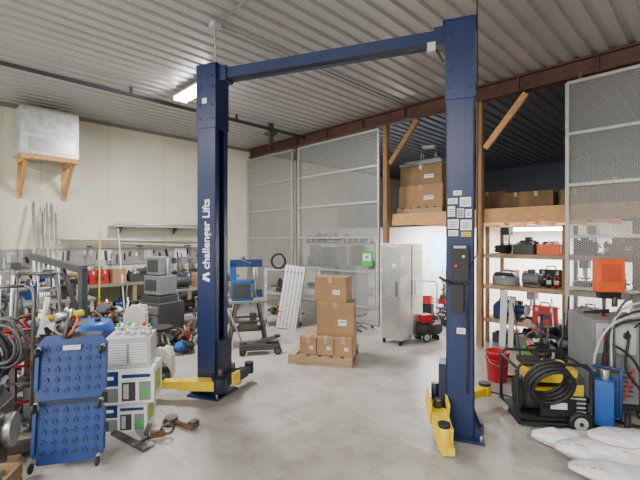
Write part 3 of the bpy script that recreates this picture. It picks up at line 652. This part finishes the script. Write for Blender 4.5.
b=B("grease_fitting_tool");b.cyl((-.12,0,.03),(.12,0,.03),.022,RUST,10);b.box((.1,.03,.05),(.06,.08,.06),DSTEEL);b.cyl((0,0,.03),(.06,.12,.02),.01,STEEL,8);b.done((-1.25,3.66,0),-30)
b=B("rubber_lift_pad_stack");b.cyl((0,0,0),(0,0,.04),.07,BLK,18);b.cyl((.01,0,.04),(.01,0,.07),.06,DSTEEL,18);b.done((-1.40,3.74,0))
# ------------------------------------------------------------------ shelving under mezzanine
cols=BRIGHT
b=B("wooden_shelving_unit")
for a in(6.35,7.5,8.6,9.9):
    for y in(.4,1.05): b.bb(a-.03,a+.03,y-.02,y+.02,0,1.95,WOODV)
for z in(.38,.94,1.46): b.bb(6.3,9.95,.38,1.08,z,z+.03,WOODV);b.bb(6.3,9.95,.36,.4,z-.04,z+.03,WOODG)
shdone(b)
KS=['tb','jug','bin','drill','coil','grind','case','box','bin','machine','motor','motor','spray','motor','tall','tall','case']
for z in(.412,.972,1.492,0.001):
    for a0,a1 in((6.4,7.45),(7.55,8.55),(8.65,9.85)):
        kk=[q for q in KS if not(z<.1 and q in('tall','machine','case'))]
        row_a(.55,a0,a1,z,kk);row_a(.86,a0,a1,z,kk)
b=B("white_leaning_board");b.box((0,0,.45),(.1,.02,.9),WHT);b.box((.12,.02,.4),(.08,.02,.8),CREAM);b.done(R(6.65,.25),-40,rot=(-6,0,-45))
bin_(*R(7.2,.15),GRN,.35,.2,.14,YR)
x,y,_=R(5.05,.75)
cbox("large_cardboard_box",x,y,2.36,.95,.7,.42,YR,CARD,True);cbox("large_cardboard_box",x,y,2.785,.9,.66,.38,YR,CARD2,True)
b=B("grey_tote_lid");b.bb(-.46,.46,-.36,.36,0,.05,GREY);b.bb(-.4,.4,-.3,.3,.05,.1,GREY);b.done((x,y,3.17),YR,.01)
b=B("wooden_pallet")
for k in range(6): b.box((-.43+k*.172,0,.125),(.12,.8,.02),WOODG)
for yy in (-.37,0,.37): b.box((0,yy,.06),(.98,.06,.1),WOODG)
b.done((x,y,2.222),YR)
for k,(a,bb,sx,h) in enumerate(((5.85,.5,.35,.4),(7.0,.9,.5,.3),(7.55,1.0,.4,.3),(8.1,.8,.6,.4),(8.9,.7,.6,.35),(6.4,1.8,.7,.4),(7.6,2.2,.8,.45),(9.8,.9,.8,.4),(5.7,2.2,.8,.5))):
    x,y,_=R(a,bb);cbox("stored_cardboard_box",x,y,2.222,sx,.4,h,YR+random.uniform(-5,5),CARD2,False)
b=B("metal_stool");
for x_ in(-.14,.14):
    for y_ in(-.12,.12): b.cyl((x_,y_,0),(x_*.8,y_*.8,.28),.008,STEEL,8)
b.bb(-.13,.13,-.11,.11,.28,.3,LGR);b.done(R(5.05,.75,3.275),YR+20)
b=B("portable_air_compressor");b.cyl((-.2,0,.2),(.2,0,.2),.12,BLK,20);b.sph((-.2,0,.2),.12,BLK,(.5,1,1));b.sph((.2,0,.2),.12,BLK,(.5,1,1));b.box((-.06,0,.38),(.2,.15,.13),RED);b.cyl((.06,0,.38),(.18,0,.38),.05,DGR,14);b.tube([(.2,-.1,.28),(.34,-.1,.5),(.34,.1,.5),(.2,.1,.28)],.012,BLK)
for y_ in(-.14,.14): b.wheel((-.12,y_,.08),.08,.035,(0,1,0))
b.box((.16,0,.04),(.03,.18,.08),BLK);b.done((1.86,6.9,0),20)
b=B("dolly_cart");
for x_ in(-.2,.2): b.tube([(x_,0,.1),(x_,.0,.85),(x_*.7,.08,.92)],.014,LGR)
b.cyl((-.14,.08,.92),(.14,.08,.92),.014,LGR,8);b.bb(-.22,.22,-.22,0,.05,.065,LGR)
for z in(.3,.6): b.cyl((-.2,.0,z),(.2,0,z),.01,LGR,8)
for x_ in(-.23,.23): b.wheel((x_,.05,.1),.1,.04,(1,0,0))
b.box((0,-.12,.3),(.3,.18,.42),BLK);b.box((0,-.12,.6),(.26,.16,.16),RED);b.done((2.05,7.7,0),-30)
scrap(1.7,8.3,.5,.4,.7,50,0,"parts_pile",0,.3,.7);scrap(2.55,8.1,.4,.4,.6,45,0,"parts_pile",0,.4,.9);scrap(2.9,8.9,.4,.4,.9,45,0,"parts_pile",0,.3,.9)
# red bucket
b=B("red_bucket");b.lathe((0,0,0),[(.105,0),(.11,.01),(.135,.34),(.145,.345),(.145,.365),(.13,.365),(.105,.03),(.001,.02)],RED,28);b.tube([(-.14,0,.33),(-.13,-.1,.25),(0,-.15,.2),(.13,-.1,.25),(.14,0,.33)],.004,STEEL,6);b.lathe((0,0,0),[(.139,.27),(.146,.275),(.139,.28)],RED,28);b.done((2.17,4.9,0))
# ------------------------------------------------------------------ right group
b=B("pressure_washer_generator")
for y in(-.24,.24): b.tube([(-.31,y,.1),(-.31,y,.55),(-.27,y,.6),(.27,y,.6),(.31,y,.55),(.31,y,.1),(.27,y,.06),(-.27,y,.06)],.016,BLK,8,True)
for x in(-.31,.31):
    for z in(.12,.55): b.cyl((x,-.24,z),(x,.24,z),.014,BLK,8)
b.box((0,0,.09),(.56,.42,.03),BLK)
b.box((.02,0,.47),(.42,.34,.12),YEL);b.box((.0,-.15,.3),(.3,.04,.12),YEL);b.box((.22,0,.3),(.14,.34,.34),DGR)
b.cyl((-.2,0,.24),(.1,0,.24),.13,DGR,20);b.cyl((-.24,0,.24),(-.2,0,.24),.15,BLK,20);b.box((.05,-.2,.2),(.3,.04,.16),BLK);b.box((.05,-.222,.22),(.14,.004,.06),LABEL)
b.box((.22,-.172,.35),(.12,.006,.1),YEL)
for k in range(4): b.cyl((.16,-.19,.16+k*.04),(.29,-.19,.16+k*.04),.008,LGR,8)
b.cyl((.05,0,.53),(.05,0,.58),.05,BLK,16);b.box((-.12,0,.56),(.18,.2,.05),BLK)
for y in(-.29,.29): b.wheel((.2,y,.1),.1,.05,(0,1,0))
b.box((-.25,0,.04),(.04,.3,.08),BLK)
g=b.done((2.14,3.84,0),-8,.008)
b=B("black_hose_coil");b.coil((0,0,.2),.165,.016,BLK,(-.1,1,.45),7,.02,.025,9);b.done((2.0,3.48,.27),-8)
b=B("blue_hand_truck")
for x in(-.11,.11): b.curve([(x,0,.1),(x,.03,.4),(x,.08,.54)],.014,BLUE)
b.cyl((-.11,.08,.54),(.11,.08,.54),.014,BLUE,8);b.bb(-.1,.1,.0,.03,.12,.5,BLUE);b.bb(-.13,.13,-.2,0,.02,.035,BLUE);b.box((0,-.08,.27),(.14,.13,.4),BLUE2);b.cyl((0,-.08,.47),(0,-.08,.56),.035,STEEL,12)
for x in(-.16,.16): b.wheel((x,-.02,.1),.1,.045,(1,0,0),BLK,WHT)
b.done((2.60,3.64,0),-40,.003)
b=B("grey_welding_machine");b.bb(-.2,.2,-.3,.3,.14,.94,GREY);b.bb(-.17,.17,-.31,-.3,.62,.91,LGR)
for x in(-.09,.09): b.cyl((x,-.32,.8),(x,-.31,.8),.035,BLK,14)
for k in range(6): b.box((0,-.305,.22+.045*k),(.3,.01,.015),DGR)
b.bb(-.22,.22,-.36,.34,.1,.14,BLK);b.cyl((-.12,.1,.94),(.12,.1,.97),.02,BLK,8)
for x in(-.22,.22): b.wheel((x,.22,.1),.1,.04,(1,0,0));b.wheel((x,-.28,.06),.06,.03,(1,0,0))
b.done((2.92,4.16,0),-12,.006)
b=B("cream_equipment_cabinet");b.bb(-.2,.2,-.22,.22,.05,1.0,LGR);b.bb(-.17,.17,-.23,-.22,.1,.95,CREAM);b.cyl((.12,-.25,.5),(.12,-.25,.6),.01,BLK,8);b.bb(-.18,.18,-.2,.2,0,.05,DGR);b.done((3.42,4.0,0),-20,.006)
b=B("orange_control_box_on_pole");b.cyl((0,.1,.02),(0,.1,1.5),.02,DSTEEL,10);b.cyl((0,.1,0),(0,.1,.03),.18,DSTEEL,20);b.box((0,0,1.31),(.28,.14,.38),ORG);b.box((0,-.073,1.34),(.2,.008,.2),mat("orange_dark",(.65,.08,.02),.4));b.box((0,0,1.08),(.22,.1,.07),BLK);b.cyl((.05,-.03,1.06),(.05,-.03,.95),.03,DSTEEL,12)
b.done((3.36,4.66,0),-10,.01)
b=B("suspension_hoses")
for k in range(4):
    b.curve([(-.45+.03*k,0,.5),(-.4+.02*k,.02,.85+.05*k),(-.15,.0,.98+.08*k),(.2,.02,.95+.06*k),(.5,.0,.8+.1*k),(.6,.0,.7)],.011,[BLK,BLK,LGR,DGR][k])
b.curve([(-.5,0,.1),(-.52,.02,.6),(-.35,0,.95),(.1,0,1.05),(.45,0,.95)],.011,LGR)
b.curve([(-.2,0,.9),(0,-.05,1.15),(.1,0,1.35),(.12,0,1.5)],.008,BLK)
b.done((3.12,3.68,.0),-12)
b=B("jumper_cables");b.curve([(0,0,.95),(.1,-.3,.85),(.05,-.38,.5),(.2,-.42,.3),(.1,-.4,.6),(-.1,-.36,.7),(-.15,-.38,.3),(-.1,-.4,.05),(.1,-.5,.02),(.3,-.4,.02)],.012,BLK);b.curve([(0,0,.96),(-.1,-.3,.87),(-.1,-.37,.4),(.0,-.4,.2),(.12,-.38,.5)],.009,RED);b.done((2.92,4.16,0),-12)
bin_(2.42,4.35,0,BLUE,.34,.26,.35,0)
scrap(2.62,4.80,.45,.28,.55,60,0,"parts_pile",0,.4,.4)
scrap(3.0,5.15,.5,.35,.6,60,-45,"parts_pile",0,.4,.4)
scrap(3.9,4.4,.35,.35,.9,60,-45,"parts_pile",0,.3,.3)
b=B("extension_cord");b.curve([(-.5,.3,.008),(-.3,.1,.008),(-.1,.15,.008),(.1,0,.008),(.2,-.2,.008),(.05,-.3,.008)],.007,BLK);b.done((1.95,4.4,0))
# ------------------------------------------------------------------ plastic-wrapped bags
PL=mat("white_plastic_film",(.70,.68,.69),.22,0,.08,3,.5,bs=14)
ORGP=mat("orange_print",(.7,.33,.22),.4,0,.3,30)
def bag(x0,y0,z0,LX,WY,HZ,yaw,seed):
    b=B("plastic_wrapped_bag");i0=b._mi(PL);i1=b._mi(ORGP);NU,NV=80,36;gv=[]
    for i in range(NU):
        u=i/(NU-1);e=(min(1,7*min(u,1-u)+.12))**.6;row=[]
        for j in range(NV):
            an=2*math.pi*j/NV;ca,sa=math.cos(an),math.sin(an)
            k=1+.16*mn.noise(Vector((u*LX*5,ca*2,sa*2+seed)))+.10*mn.noise(Vector((u*LX*16,ca*5,sa*5+seed)))+.035*math.sin(u*55+4*ca+seed)
            y=WY/2*e*k*ca*(1 if abs(ca)<.98 else 1.12);z=HZ/2+HZ/2*e*k*sa
            x=(u-.5)*LX+.03*mn.noise(Vector((ca*3,sa*3,seed+7)))
            row.append(b.bm.verts.new((x,y,z0+max(.003,z))))
        gv.append(row)
    for i in range(NU-1):
        for j in range(NV):
            f=b.bm.faces.new((gv[i][j],gv[i][(j+1)%NV],gv[i+1][(j+1)%NV],gv[i+1][j]));f.smooth=True
            f.material_index=i1 if (j in(12,20) and i%6 in(1,2,4) and (i//12)%2==0) else i0
    for r_ in(gv[0],gv[-1]): f=b.bm.faces.new(r_);f.material_index=i0
    return b.done((x0,y0,0),yaw)
bag(2.42,3.18,0,1.3,.24,.14,-20,1);bag(2.50,2.93,0,1.35,.24,.17,-22,5);bag(2.45,2.66,0,1.35,.25,.13,-24,9);bag(2.62,3.00,.145,1.05,.26,.10,-16,13)
# ------------------------------------------------------------------ camera
cam=bpy.data.cameras.new("camera");cam.sensor_width=36;cam.lens=22.5;cam.clip_start=.05
co=bpy.data.objects.new("camera",cam);bpy.context.scene.collection.objects.link(co);co.location=(0,0,1.72);co.rotation_euler=(rad(90),0,0)
bpy.context.scene.camera=co
